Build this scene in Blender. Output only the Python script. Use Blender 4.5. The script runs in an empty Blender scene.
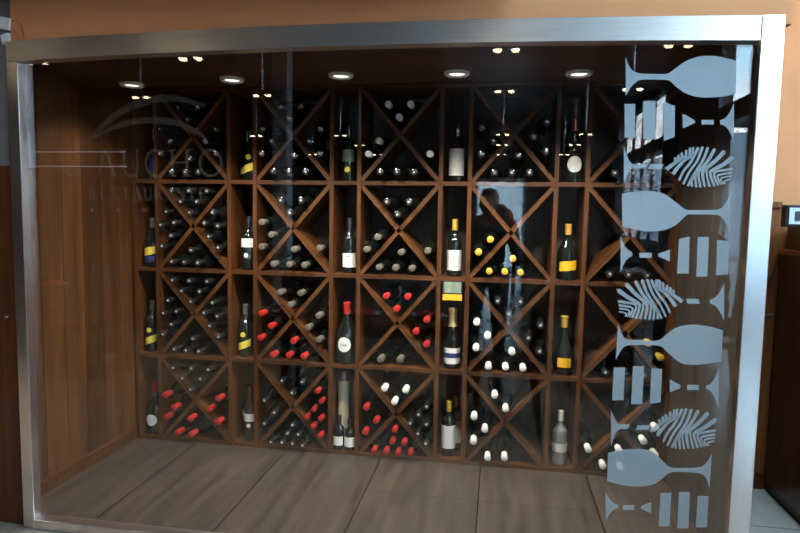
import bpy, bmesh, math, random
from mathutils import Vector, Matrix
random.seed(7)
PI = math.pi
S = bpy.context.scene
COL = S.collection

# ------------------------------------------------------------------ camera
CAM = Vector((2.0825, -2.3884, 1.4727)); YAW, PITCH, ROLL, FPX = -0.1612, -0.0855, 0.0164, 600.5
fw = Vector((math.sin(YAW)*math.cos(PITCH), math.cos(YAW)*math.cos(PITCH), math.sin(PITCH)))
r0 = Vector((math.cos(YAW), -math.sin(YAW), 0)); u0 = r0.cross(fw)
rt = r0*math.cos(ROLL)+u0*math.sin(ROLL); up = u0*math.cos(ROLL)-r0*math.sin(ROLL)
cd = bpy.data.cameras.new('camera'); cam = bpy.data.objects.new('camera', cd); COL.objects.link(cam)
M = Matrix((rt, up, -fw)).transposed().to_4x4(); M.translation = CAM
cam.matrix_world = M
cd.sensor_width = 36; cd.lens = 36*FPX/800; cd.clip_start = 0.02
S.camera = cam

def aty(u, v, y):                      # a point of the photograph carried to the plane at depth y
    d = fw+rt*((u-400)/FPX)+up*((266.5-v)/FPX)
    return CAM+d*((y-CAM.y)/d.y)

# ------------------------------------------------------------------ materials
def newmat(name):
    m = bpy.data.materials.new(name); m.use_nodes = True
    nt = m.node_tree; nt.nodes.clear()
    out = nt.nodes.new('ShaderNodeOutputMaterial')
    return m, nt, out
def N(nt, t, **kw):
    n = nt.nodes.new(t)
    for k, v in kw.items(): setattr(n, k, v)
    return n
def pbr(name, col, rough=.5, metal=0, spec=.5, var=.0, scale=8, coat=0, stretch=None, bump=0):
    m, nt, out = newmat(name)
    b = N(nt, 'ShaderNodeBsdfPrincipled')
    b.inputs['Roughness'].default_value = rough; b.inputs['Metallic'].default_value = metal
    b.inputs['Specular IOR Level'].default_value = spec; b.inputs['Coat Weight'].default_value = coat
    b.inputs['Base Color'].default_value = (*col, 1)
    nt.links.new(b.outputs[0], out.inputs[0])
    if var or bump:
        tc = N(nt, 'ShaderNodeTexCoord'); mp = N(nt, 'ShaderNodeMapping')
        mp.inputs['Scale'].default_value = stretch or (1, 1, 1)
        nz = N(nt, 'ShaderNodeTexNoise'); nz.inputs['Scale'].default_value = scale; nz.inputs['Detail'].default_value = 5
        nt.links.new(tc.outputs['Object'], mp.inputs[0]); nt.links.new(mp.outputs[0], nz.inputs['Vector'])
        rp = N(nt, 'ShaderNodeValToRGB')
        rp.color_ramp.elements[0].position = .3; rp.color_ramp.elements[1].position = .7
        rp.color_ramp.elements[0].color = (*[c*(1-var) for c in col], 1); rp.color_ramp.elements[1].color = (*[min(1, c*(1+var)) for c in col], 1)
        nt.links.new(nz.outputs[0], rp.inputs[0]); nt.links.new(rp.outputs[0], b.inputs['Base Color'])
        if bump:
            bp = N(nt, 'ShaderNodeBump'); bp.inputs['Strength'].default_value = bump; bp.inputs['Distance'].default_value = .003
            nt.links.new(nz.outputs[0], bp.inputs['Height']); nt.links.new(bp.outputs[0], b.inputs['Normal'])
    return m
def wood(name, dark, light, axis='z', scale=6, rough=.45, planks=None, spec=.4):
    """wood with grain running along axis; planks = (axis across, width)"""
    m, nt, out = newmat(name)
    b = N(nt, 'ShaderNodeBsdfPrincipled'); b.inputs['Roughness'].default_value = rough
    b.inputs['Specular IOR Level'].default_value = spec
    tc = N(nt, 'ShaderNodeTexCoord'); mp = N(nt, 'ShaderNodeMapping')
    sc = [1, 1, 1]; sc['xyz'.index(axis)] = .07; mp.inputs['Scale'].default_value = sc
    nz = N(nt, 'ShaderNodeTexNoise'); nz.inputs['Scale'].default_value = scale*5; nz.inputs['Detail'].default_value = 6; nz.inputs['Roughness'].default_value = .65
    nt.links.new(tc.outputs['Object'], mp.inputs[0]); nt.links.new(mp.outputs[0], nz.inputs['Vector'])
    rp = N(nt, 'ShaderNodeValToRGB'); rp.color_ramp.elements[0].position = .3; rp.color_ramp.elements[1].position = .72
    rp.color_ramp.elements[0].color = (*dark, 1); rp.color_ramp.elements[1].color = (*light, 1)
    nt.links.new(nz.outputs[0], rp.inputs[0]); src = rp.outputs[0]
    if planks:
        ax, wd = planks
        sp = N(nt, 'ShaderNodeSeparateXYZ'); nt.links.new(tc.outputs['Object'], sp.inputs[0])
        dv = N(nt, 'ShaderNodeMath', operation='DIVIDE'); nt.links.new(sp.outputs['xyz'.index(ax)], dv.inputs[0]); dv.inputs[1].default_value = wd
        fl = N(nt, 'ShaderNodeMath', operation='FLOOR'); nt.links.new(dv.outputs[0], fl.inputs[0])
        wn = N(nt, 'ShaderNodeTexWhiteNoise', noise_dimensions='1D'); nt.links.new(fl.outputs[0], wn.inputs['W'])
        fr = N(nt, 'ShaderNodeMath', operation='FRACT'); nt.links.new(dv.outputs[0], fr.inputs[0])
        gt = N(nt, 'ShaderNodeMath', operation='GREATER_THAN'); nt.links.new(fr.outputs[0], gt.inputs[0]); gt.inputs[1].default_value = .03
        mr = N(nt, 'ShaderNodeMapRange'); nt.links.new(wn.outputs[0], mr.inputs[0]); mr.inputs[3].default_value = .65; mr.inputs[4].default_value = 1.25
        ml = N(nt, 'ShaderNodeMath', operation='MULTIPLY'); nt.links.new(mr.outputs[0], ml.inputs[0]); nt.links.new(gt.outputs[0], ml.inputs[1])
        ad = N(nt, 'ShaderNodeMath', operation='MAXIMUM'); nt.links.new(ml.outputs[0], ad.inputs[0]); ad.inputs[1].default_value = .25
        mx = N(nt, 'ShaderNodeVectorMath', operation='SCALE'); nt.links.new(src, mx.inputs[0]); nt.links.new(ad.outputs[0], mx.inputs['Scale'])
        src = mx.outputs[0]
    nt.links.new(src, b.inputs['Base Color']); nt.links.new(b.outputs[0], out.inputs[0])
    return m
def tiles(name, dark, light, size=.6, off=(.22, .05), rough=.3, spec=.4):
    m, nt, out = newmat(name)
    b = N(nt, 'ShaderNodeBsdfPrincipled'); b.inputs['Roughness'].default_value = rough; b.inputs['Specular IOR Level'].default_value = spec
    tc = N(nt, 'ShaderNodeTexCoord'); mp = N(nt, 'ShaderNodeMapping'); mp.inputs['Location'].default_value = (-off[0], -off[1], 0)
    nt.links.new(tc.outputs['Object'], mp.inputs[0])
    br = N(nt, 'ShaderNodeTexBrick'); br.offset = 0; br.squash = 1
    br.inputs['Scale'].default_value = 1; br.inputs['Brick Width'].default_value = size; br.inputs['Row Height'].default_value = size
    br.inputs['Mortar Size'].default_value = .003; br.inputs['Mortar Smooth'].default_value = .1
    br.inputs['Color1'].default_value = (.85, .85, .85, 1); br.inputs['Color2'].default_value = (1.1, 1.1, 1.1, 1); br.inputs['Mortar'].default_value = (.12, .1, .09, 1)
    nt.links.new(mp.outputs[0], br.inputs[0])
    m2 = N(nt, 'ShaderNodeMapping'); m2.inputs['Scale'].default_value = (9, .9, 1); nt.links.new(tc.outputs['Object'], m2.inputs[0])
    nz = N(nt, 'ShaderNodeTexNoise'); nz.inputs['Scale'].default_value = 2.2; nz.inputs['Detail'].default_value = 7; nt.links.new(m2.outputs[0], nz.inputs[0])
    rp = N(nt, 'ShaderNodeValToRGB'); rp.color_ramp.elements[0].position = .3; rp.color_ramp.elements[1].position = .72
    rp.color_ramp.elements[0].color = (*dark, 1); rp.color_ramp.elements[1].color = (*light, 1); nt.links.new(nz.outputs[0], rp.inputs[0])
    mx = N(nt, 'ShaderNodeMix', data_type='RGBA', blend_type='MULTIPLY'); mx.inputs[0].default_value = 1
    nt.links.new(rp.outputs[0], mx.inputs[6]); nt.links.new(br.outputs[0], mx.inputs[7])
    nt.links.new(mx.outputs[2], b.inputs['Base Color']); nt.links.new(b.outputs[0], out.inputs[0])
    return m
def emit(name, col, s):
    m, nt, out = newmat(name); e = N(nt, 'ShaderNodeEmission'); e.inputs[0].default_value = (*col, 1); e.inputs[1].default_value = s
    nt.links.new(e.outputs[0], out.inputs[0]); return m
def thin_glass(name, f0=.04, tint=(1, 1, 1), rough=0.0):
    """a clear sheet: Schlick reflection over straight transmission"""
    m, nt, out = newmat(name)
    lw = N(nt, 'ShaderNodeLayerWeight'); lw.inputs[0].default_value = .5
    pw = N(nt, 'ShaderNodeMath', operation='POWER'); nt.links.new(lw.outputs['Facing'], pw.inputs[0]); pw.inputs[1].default_value = 5
    ma = N(nt, 'ShaderNodeMath', operation='MULTIPLY_ADD'); nt.links.new(pw.outputs[0], ma.inputs[0]); ma.inputs[1].default_value = 1-f0; ma.inputs[2].default_value = f0
    tr = N(nt, 'ShaderNodeBsdfTransparent'); tr.inputs[0].default_value = (*tint, 1)
    gl = N(nt, 'ShaderNodeBsdfGlossy'); gl.inputs['Roughness'].default_value = rough
    mx = N(nt, 'ShaderNodeMixShader'); nt.links.new(ma.outputs[0], mx.inputs[0]); nt.links.new(tr.outputs[0], mx.inputs[1]); nt.links.new(gl.outputs[0], mx.inputs[2])
    nt.links.new(mx.outputs[0], out.inputs[0]); return m
def frost(name, col, opac, transl=.25):
    m, nt, out = newmat(name)
    d = N(nt, 'ShaderNodeBsdfDiffuse'); d.inputs[0].default_value = (*col, 1)
    tl = N(nt, 'ShaderNodeBsdfTranslucent'); tl.inputs[0].default_value = (*col, 1)
    a = N(nt, 'ShaderNodeMixShader'); a.inputs[0].default_value = transl; nt.links.new(d.outputs[0], a.inputs[1]); nt.links.new(tl.outputs[0], a.inputs[2])
    tr = N(nt, 'ShaderNodeBsdfTransparent'); mx = N(nt, 'ShaderNodeMixShader'); mx.inputs[0].default_value = opac
    nt.links.new(tr.outputs[0], mx.inputs[1]); nt.links.new(a.outputs[0], mx.inputs[2]); nt.links.new(mx.outputs[0], out.inputs[0]); return m

MT = dict(
    rack_v=wood('rack_wood_upright', (.03, .0105, .003), (.12, .042, .0095), 'z', 5),
    rack_h=wood('rack_wood_shelf', (.03, .0105, .003), (.12, .042, .0095), 'x', 5),
    rack_d=wood('rack_wood_diagonal', (.036, .0135, .004), (.145, .055, .013), 'x', 5),
    rack_back=wood('rack_back_boards', (.032, .027, .022), (.075, .063, .052), 'z', 5, planks=('x', .045)),
    cellar_wall=wood('cellar_wood_wall', (.042, .0165, .006), (.115, .047, .0145), 'z', 3, planks=('y', .16)),
    cellar_ceil=wood('cellar_ceiling_wood', (.03, .012, .006), (.08, .032, .014), 'x', 4, planks=('y', .12)),
    cellar_floor=tiles('cellar_tiles', (.032, .023, .0175), (.08, .06, .047), rough=.35),
    floor=tiles('restaurant_tiles', (.19, .155, .125), (.31, .26, .215), rough=.22),
    wall=pbr('orange_plaster', (.66, .28, .125), .8, spec=.2, var=.05, scale=5, bump=.1),
    wainscot=wood('wainscot_wood', (.16, .048, .014), (.34, .115, .034), 'z', 4, rough=.35),
    dkwood=wood('dark_red_wood', (.05, .014, .006), (.14, .042, .015), 'z', 4, rough=.3),
    table=wood('table_wood', (.06, .022, .01), (.16, .065, .028), 'x', 4, rough=.25),
    chair=wood('chair_wood', (.03, .013, .007), (.075, .032, .016), 'z', 4, rough=.35),
    dark=pbr('dark_wall', (.055, .03, .016), .6, var=.2),
    brownwall=wood('brown_wall_panels', (.10, .05, .025), (.2, .11, .055), 'z', 3, planks=('x', .2)),
    grey=pbr('grey_plaster', (.18, .17, .18), .8, var=.08),
    pale=pbr('pale_paint', (.6, .63, .66), .6, var=.03),
    ceil=wood('restaurant_ceiling', (.03, .015, .009), (.07, .035, .02), 'x', 3, planks=('y', .3)),
    steel=pbr('brushed_steel', (.84, .82, .82), .3, 1, var=.06, scale=20, stretch=(.3, 1, 12)),
    steel_v=pbr('brushed_steel_upright', (.84, .82, .82), .24, 1, var=.06, scale=20, stretch=(12, 1, .3)),
    chrome=pbr('chrome', (.8, .8, .82), .12, 1),
    alu=pbr('window_aluminium', (.10, .11, .13), .4, .6),
    pane=thin_glass('clear_pane', .05), wglass=thin_glass('wine_glass_clear', .08),
    frost=frost('frosted_vinyl', (.45, .51, .55), .53, .06), etch=frost('faint_etching', (.55, .47, .40), .035),
    bottle=pbr('dark_bottle_glass', (.006, .009, .007), .035, spec=.9),
    bottle_brown=pbr('brown_bottle_glass', (.03, .012, .006), .07, spec=.6, coat=.3),
    bottle_clear=pbr('pale_bottle_glass', (.22, .24, .23), .1, spec=.7, coat=.3),
    cap_red=pbr('red_capsule', (.40, .022, .018), .3, spec=.4), cap_dark=pbr('dark_capsule', (.16, .16, .17), .12, .9),
    cap_white=pbr('white_capsule', (.85, .84, .76), .4), cap_gold=pbr('gold_capsule', (.72, .50, .07), .3, .35),
    cap_cork=pbr('grey_cork_end', (.10, .09, .07), .6), cap_amber=pbr('amber_capsule', (.55, .28, .05), .3),
    tin=pbr('painted_glint', (.75, .75, .74), .3, .6),  # pale tone stands in for glints on the dark necks
    foil=pbr('gold_foil', (.75, .62, .30), .3, .7, var=.15, scale=60),
    paper=pbr('white_label_paper', (.74, .74, .70), .6, var=.04, scale=30), cream=pbr('cream_label_paper', (.72, .62, .42), .6, var=.05, scale=30),
    yellow=pbr('yellow_label', (.80, .66, .08), .5), yorange=pbr('orange_label', (.80, .42, .02), .5), blue=pbr('navy_label', (.03, .04, .16), .4),
    ink=pbr('print_ink', (.06, .05, .06), .6), green=pbr('green_print', (.20, .27, .20), .5, var=.4, scale=25),
    trimw=pbr('white_lamp_trim', (.75, .77, .72), .4), glow=emit('lamp_glow', (.95, 1, .9), 1.6), glow_strip=emit('strip_glow', (.9, .95, 1), 1.3), spotglow=emit('spot_glow', (1, .78, .5), 26),
    rod=pbr('bright_metal_rod', (.9, .92, .95), .25, 1), black=pbr('black_plastic', (.015, .015, .016), .35), rubber=pbr('lens_black', (.01, .01, .012), .2),
    red=pbr('red_cloth', (.60, .03, .03), .7), china=pbr('white_china', (.85, .85, .86), .15), wire=pbr('red_wire', (.5, .02, .03), .4),
    boxw=pbr('white_plastic', (.70, .78, .82), .4), skin=pbr('skin', (.42, .22, .14), .5), hair=pbr('black_hair', (.012, .009, .008), .4, var=.3, scale=60),
    jacket=pbr('dark_jacket', (.018, .018, .022), .7, var=.3, scale=30), trousers=pbr('dark_trousers', (.022, .024, .032), .8, var=.2, scale=30), shoe=pbr('black_shoe', (.012, .012, .012), .4),
    pave=pbr('pavement', (.10, .105, .11), .8, var=.1), bld=pbr('far_building', (.28, .33, .40), .7, var=.1), bldwin=pbr('building_window', (.06, .10, .16), .1),
    doorpane=frost('frosted_door_pane', (.75, .85, .9), .93, .75),
)

# ------------------------------------------------------------------ helpers
def link(name, me, mat=None, parent=None):
    o = bpy.data.objects.new(name, me); COL.objects.link(o)
    if mat and not me.materials: me.materials.append(MT[mat] if isinstance(mat, str) else mat)
    if parent: o.parent = parent
    return o
def mesh(bm, smooth=False):
    bmesh.ops.recalc_face_normals(bm, faces=bm.faces)
    me = bpy.data.meshes.new('m'); bm.to_mesh(me); bm.free()
    if smooth:
        for p in me.polygons: p.use_smooth = True
        try: me.set_sharp_from_angle(angle=math.radians(40))
        except Exception: pass
    return me
def obj(name, bm, mat, parent=None, smooth=False, loc=None):
    o = link(name, mesh(bm, smooth), mat, parent)
    if loc: o.location = loc
    return o
def tag(o, label=None, cat=None, group=None, kind=None):
    if label: o['label'] = label
    if cat: o['category'] = cat
    if group: o['group'] = group
    if kind: o['kind'] = kind
    return o
def thing(name, label, cat, loc=(0, 0, 0), rz=0, group=None):
    o = bpy.data.objects.new(name, None); COL.objects.link(o); o.location = loc; o.rotation_euler = (0, 0, rz); o.empty_display_size = .1
    return tag(o, label, cat, group)
def struct(name, bm, mat, parent=None):
    o = obj(name, bm, mat, parent)
    if not parent: o['kind'] = 'structure'
    return o
def box(bm, x0, x1, y0, y1, z0, z1, bev=0):
    r = bmesh.ops.create_cube(bm, size=1); vs = r['verts']
    bmesh.ops.scale(bm, vec=(abs(x1-x0), abs(y1-y0), abs(z1-z0)), verts=vs); bmesh.ops.translate(bm, vec=((x0+x1)/2, (y0+y1)/2, (z0+z1)/2), verts=vs)
    if bev: bmesh.ops.bevel(bm, geom=list({e for v in vs for e in v.link_edges}), offset=bev, segments=2, affect='EDGES', profile=.6)
    return bm
def B(*a, **k): return box(bmesh.new(), *a, **k)
def tube(bm, pts, rad, seg=10):
    """tube through pts; rad = one radius or a list"""
    pts = [Vector(p) for p in pts]; rads = rad if isinstance(rad, (list, tuple)) else [rad]*len(pts)
    rings = []; ref = Vector((.0, .0, 1))
    for i, p in enumerate(pts):
        d = (pts[min(i+1, len(pts)-1)]-pts[max(i-1, 0)]).normalized()
        a = ref.cross(d)
        if a.length < .1: a = Vector((1, 0, 0)).cross(d)
        a.normalize(); b = d.cross(a)
        rings.append([bm.verts.new(p+(a*math.cos(t)+b*math.sin(t))*rads[i]) for t in [2*PI*k/seg for k in range(seg)]])
    for A, C in zip(rings, rings[1:]):
        for k in range(seg): bm.faces.new((A[k], A[(k+1) % seg], C[(k+1) % seg], C[k]))
    bm.faces.new(rings[0]); bm.faces.new(rings[-1]); return bm
def lathe(prof, seg=20, bm=None, closed=True):
    bm = bm or bmesh.new(); rings = []
    for r, z in prof:
        if r < 1e-6: rings.append([bm.verts.new((0, 0, z))])
        else: rings.append([bm.verts.new((r*math.cos(2*PI*k/seg), r*math.sin(2*PI*k/seg), z)) for k in range(seg)])
    for A, C in zip(rings, rings[1:]):
        for k in range(seg):
            k2 = (k+1) % seg
            if len(A) == 1 and len(C) == 1: continue
            if len(A) == 1: bm.faces.new((A[0], C[k], C[k2]))
            elif len(C) == 1: bm.faces.new((A[k], A[k2], C[0]))
            else: bm.faces.new((A[k], A[k2], C[k2], C[k]))
    if closed:
        for R in (rings[0], rings[-1]):
            if len(R) > 1: bm.faces.new(R)
    return bm
def plate(bm, pts, y0, y1):
    """outline in x,z extruded between two depths"""
    a = [bm.verts.new((p[0], y0, p[1])) for p in pts]; b = [bm.verts.new((p[0], y1, p[1])) for p in pts]; n = len(pts)
    bm.faces.new(a); bm.faces.new(b[::-1])
    for i in range(n): bm.faces.new((a[i], b[i], b[(i+1) % n], a[(i+1) % n]))
    return bm

# ------------------------------------------------------------------ the setting: cellar
RX0, PER, WID, RD, RH = -.031, .648, .481, 1.088, .5525     # rack: first upright, period, crate width, front plane, row height
NAR = PER-WID; RB = 1.42; CEIL = 2.235
XL, XR = RX0-NAR-.012, RX0+4*PER+WID+.014
struct('floor', B(-6, 6, -14.2, .0, -.1, 0), 'floor')
struct('floor_alcove', B(3.08, 6, 0, 1.2, -.1, 0), tiles('alcove_tiles_daylit', (.60, .55, .48), (.74, .69, .62), rough=.3))  # strong daylight on this floor is put into a lighter tile colour
struct('floor_cellar', B(XL-.1, 3.08, 0, RB+.1, -.1, 0), 'cellar_floor')
struct('wall_cellar_side', B(XL-.1, XL, .0, RB+.1, 0, 2.24), 'cellar_wall')
struct('wall_cellar_far', B(XR, XR+.024, .055, RB+.1, 0, CEIL), 'rack_back')
struct('wall_cellar_back', B(XL-.1, XR+.024, RB+.04, RB+.12, 0, CEIL), 'dark')
struct('ceiling_cellar', box(B(XL-.1, XR+.024, .74, RB+.12, CEIL, CEIL+.06), XL-.1, XR+.024, .03, .74, 2.152, CEIL+.06), 'cellar_ceil')
CEIL = 2.152
struct('trim_1', B(XL, XL+.012, .02, RD, 0, .07), 'rack_h')                      # skirting along the wooden side wall

# metal front frame and its pane
W1 = bpy.data.objects.new('window_1', None); COL.objects.link(W1); W1['kind'] = 'structure'
def bow(x): return .026*(1-((x-1.49)/1.56)**2)
bm = bmesh.new(); n = 12; loops = []
for i in range(n+1):
    x = -.047+(3.050+.047)*i/n; b = bow(x)
    loops.append([bm.verts.new((x, y, z+b)) for y, z in ((-.03, 2.107), (-.03, 2.192), (.03, 2.192), (.03, 2.107))])
for A, C in zip(loops, loops[1:]):
    for k in range(4): bm.faces.new((A[k], A[(k+1) % 4], C[(k+1) % 4], C[k]))
bm.faces.new(loops[0]); bm.faces.new(loops[-1])
obj('top_beam', bm, 'steel', W1)
obj('post', B(-.047, .009, -.033, .012, 0, 2.109, bev=.003), 'steel_v', W1)
obj('post', B(2.976, 3.052, -.033, .012, 0, 2.194, bev=.003), 'steel_v', W1)
obj('bottom_beam', B(.009, 2.974, -.033, .03, 0, .043, bev=.003), 'steel', W1)
obj('glass_pane', B(.0, 2.985, 0, .01, .035, 2.15), 'pane', W1)

# front wall round the cellar, return on the wooden side, right-hand alcove
struct('wall_front', box(B(-.045, 3.088, .0, .10, 2.17, 4.0), 3.088, 6, 1.10, 1.14, 1.56, 4.0), 'wall')
struct('wall_front_return', B(3.03, 3.088, .10, 1.12, CEIL+.15, 4.0), 'wall')
struct('wall_front_lower', B(3.08, 6, 1.10, 1.14, 0, 1.56), 'wainscot')
struct('trim_2', B(3.12, 3.56, 1.085, 1.10, 1.545, 1.575), 'wainscot')
struct('baseboard_alcove', B(3.12, 3.555, 1.085, 1.10, 0, .09), 'dkwood')
struct('wall_front_upper', B(-6, -.045, .02, .12, 1.665, 4.0), 'grey')
struct('wall_front_corner', B(-6, -1.0, .02, .12, 0, 1.665), 'dkwood')

# restaurant shell behind the camera
struct('ceiling', box(box(box(B(-6, 5.25, -14.2, -2.3, 4.0, 4.1), -6, 5.25, -.5, 1.2, 4.0, 4.1), -6, 2.6, -2.3, -.5, 4.0, 4.1), 4.2, 5.25, -2.3, -.5, 4.0, 4.1), 'ceil')
struct('wall_left', B(-5.6, -5.5, -14.2, .1, 0, 4), 'dark')
struct('wall_back', box(box(B(-6, 1.42, -14.2, -14.1, 0, 4), 2.78, 5.2, -14.2, -14.1, 0, 4), 1.42, 2.78, -14.2, -14.1, 2.5, 4), 'dark')
struct('wall_right_pier', B(5.0, 5.2, -9.3, -6.6, 0, 4), 'dark')
struct('wall_right_end', B(5.0, 5.2, -14.2, -13.7, 0, 4), 'dark')
struct('wall_right_near', box(box(B(4.3, 4.5, -2.4, 1.2, 0, 1.7), 4.3, 4.5, 1.0, 1.2, 1.7, 4), 4.3, 5.0, -2.5, -2.4, 0, 4), 'wall')
struct('wall_right_mid', B(5.0, 5.2, -3.5, -2.4, 0, 4), 'dark')
struct('wall_right_base', box(B(5.0, 5.2, -6.6, -3.5, 0, .1), 5.0, 5.2, -13.7, -9.3, 0, 1.0), 'dark')
def window(name, x, ya, yb, step, sill, bar=True):
    w = bpy.data.objects.new(name, None); COL.objects.link(w); w['kind'] = 'structure'
    f = B(x+.03, x+.17, ya, yb, sill, sill+.06); box(f, x+.03, x+.17, ya, yb, 3.85, 4.0)
    if bar: box(f, x-.02, x+.2, ya, yb, 2.74, 2.98)
    obj('window_frame', f, 'alu', w)
    n = max(1, round((yb-ya)/step))
    for i in range(n+1):
        y = ya+(yb-ya)*i/n; obj('mullion', B(x, x+.05, y-.04, y+.04, sill+.06, 3.85), 'alu', w)
    obj('pane', B(x+.05, x+.058, ya, yb, sill+.06, 3.85), 'pane', w)
    l = bpy.data.lights.new('portal', 'AREA'); l.shape = 'RECTANGLE'; l.size = 3.9-sill; l.size_y = yb-ya; l.cycles.is_portal = True
    o = bpy.data.objects.new('portal', l); COL.objects.link(o); o.location = (x+.25, (ya+yb)/2, (3.9+sill)/2); o.rotation_euler = (0, PI/2, 0)
window('window_2', 5.0, -6.6, -3.5, 3.1, .1); window('window_3', 5.0, -13.7, -9.3, .88, 1.0); window('window_4', 4.3, -2.4, 1.0, 1.7, 1.7, False)
sk = bpy.data.objects.new('added_skylight', None); COL.objects.link(sk); sk['kind'] = 'structure'  # skylight added out of view for steep daylight on floor and upper wall
obj('pane', B(2.6, 4.2, -2.3, -.5, 4.06, 4.07), 'pane', sk)
for k in range(4): obj('glazing_bar', B(2.6+k*.52, 2.64+k*.52, -2.3, -.5, 4.0, 4.055), 'alu', sk)
l = bpy.data.lights.new('portal', 'AREA'); l.shape = 'RECTANGLE'; l.size = 1.6; l.size_y = 1.8; l.cycles.is_portal = True
o = bpy.data.objects.new('portal', l); COL.objects.link(o); o.location = (3.4, -1.4, 4.12)
D1 = bpy.data.objects.new('door_2', None); COL.objects.link(D1); D1['kind'] = 'structure'
obj('door_pane', B(1.5, 2.7, -14.16, -14.14, .1, 2.4), 'doorpane', D1)
f = B(1.42, 1.5, -14.2, -14.1, 0, 2.5); box(f, 2.7, 2.78, -14.2, -14.1, 0, 2.5); box(f, 1.5, 2.7, -14.2, -14.1, 2.4, 2.5); box(f, 1.5, 2.7, -14.2, -14.1, 0, .1)
obj('door_frame', f, 'pale', D1)
struct('added_soffit', B(-5.5, 2.15, -.40, -.06, 2.37, 4), 'dark')  # unseen soffit, added to shade the wall above the frame
struct('pillar', B(-.62, -.44, -4.75, -4.55, 0, 4), 'pale')
struct('partition', box(B(-5.5, -3.4, -6.2, -6.05, 0, 2.0), -5.5, -3.4, -6.18, -6.07, 2.0, 3.3), 'brownwall')
struct('added_awning', B(5.2, 8.6, -6.9, -2.6, 2.78, 2.86), 'dark')  # awning added to block steep sky light at the lower panes
for zz, lb in ((2.36, 'thin strip light along the top of the far wooden partition'), (2.14, 'thin strip light on the far partition, below the other strip')):
    t = thing('strip_light', lb, 'light', (-4.45, -6.07, zz)); obj('housing', B(-.95, .95, 0, .03, -.02, .02), 'alu', t); obj('tube', B(-.93, .93, .03, .036, -.008, .008), 'glow_strip', t)
struct('pavement', B(5.2, 40, -45, 25, -.5, -.2), 'pave')
for i, (x, y, w, d, h) in enumerate(((22, -6, 9, 12, 4.6), (23, 8, 9, 13, 6), (17.5, -40, 11, 26, 5.6))):
    b = thing('building', ('low grey blue building straight across the street, the shortest one', 'tall grey blue building across the street beside the lowest one', 'wide grey blue building farthest along the street')[i], 'building', (x, y, -.2), 0)
    obj('wall', B(-w/2, w/2, -d/2, d/2, .0, h), 'bld', b)
    for k in range(3):
        for l in range(int(h//2.6)): obj('window', B(-w/2-.04, -w/2, -d/2+1+k*2.6, -d/2+2.6+k*2.6, 1+l*2.6, 2.6+l*2.6), 'bldwin', b)

# ------------------------------------------------------------------ the wine rack
rack = thing('wine_rack', 'tall brown wooden wine rack with X-shaped crates filling the cellar', 'wine rack', (0, 0, 0))
T = .024
ups = [RX0-NAR+T/2]+[RX0+(k//2)*PER+(k % 2)*WID for k in range(10)]
for x in ups: obj('upright', B(x-T/2, x+T/2, RD, RB, 0, 4*RH+.012), 'rack_v', rack)
for r in range(5):
    z = r*RH+(0.012 if r == 0 else 0)
    obj('shelf', B(ups[0]-T/2, ups[-1]+T/2, RD+.004, RB, z-T/2, z+T/2), 'rack_h', rack)
obj('back_panel', B(ups[0], ups[-1], RB, RB+.012, 0, 4*RH), 'rack_back', rack)
for c in range(5):
    for r in range(4):
        x0 = RX0+c*PER; z0 = r*RH; L = math.hypot(WID, RH)-.03; a = math.atan2(RH, WID)
        for s in (1, -1):
            o = obj('diagonal_board', B(-L/2, L/2, 0, RB-RD-.01, -T/2, T/2), 'rack_d', rack)
            o.location = (x0+WID/2, RD+.006, z0+RH/2); o.rotation_euler = (0, -s*a, 0)

# ------------------------------------------------------------------ bottles
def bottle_parts(r, h, style='bordeaux'):
    n = .0148*(r/.042)**.45; ch = .062*h/.32
    if style == 'bordeaux': pr = [(0, .004), (r*.85, 0), (r, .006), (r, h*.60), (r*.93, h*.645), (r*.70, h*.685), (n*1.15, h*.735), (n, h*.78), (n, h-.002), (0, h-.002)]
    elif style == 'burgundy': pr = [(0, .004), (r*.85, 0), (r, .006), (r, h*.46), (r*.9, h*.55), (r*.62, h*.64), (n*1.3, h*.74), (n, h*.82), (n, h-.002), (0, h-.002)]
    elif style == 'flask': pr = [(0, .004), (r*.55, 0), (r*.8, .02), (r, h*.22), (r*.97, h*.33), (r*.72, h*.47), (n*1.4, h*.58), (n, h*.66), (n, h-.002), (0, h-.002)]
    elif style == 'champagne': pr = [(0, .006), (r*.85, 0), (r, .008), (r, h*.44), (r*.88, h*.54), (r*.6, h*.64), (n*1.7, h*.74), (n*1.2, h*.82), (n*1.2, h-.02), (n, h-.002), (0, h-.002)]
    body = mesh(lathe(pr, 20), True)
    c = n*1.14; k = 1.25 if style == 'champagne' else 1
    if style == 'champagne': cp = [(n*2.05, h*.70), (n*1.55, h*.80), (n*1.45, h*.90), (n*1.75, h*.93), (n*1.75, h*.985), (n*1.2, h+.002), (0, h+.003)]
    else: cp = [(c, h-ch), (c*1.02, h-ch+.003), (c*1.0, h-.010), (c*1.10, h-.009), (c*1.10, h-.001), (c*.9, h+.001), (0, h+.0015)]
    cap = mesh(lathe(cp, 16, closed=False), True)
    return body, cap
KINDS = {}
def kind(r, h, style):
    k = (r, h, style)
    if k not in KINDS: KINDS[k] = bottle_parts(r, h, style)
    return KINDS[k]
MATME = {}
def variant(me, mat):
    """the same shape once per material, so that copies share it"""
    k = (me.name, mat)
    if k not in MATME:
        m = me.copy(); m.materials.clear(); m.materials.append(MT[mat]); MATME[k] = m
    return MATME[k]
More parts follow.
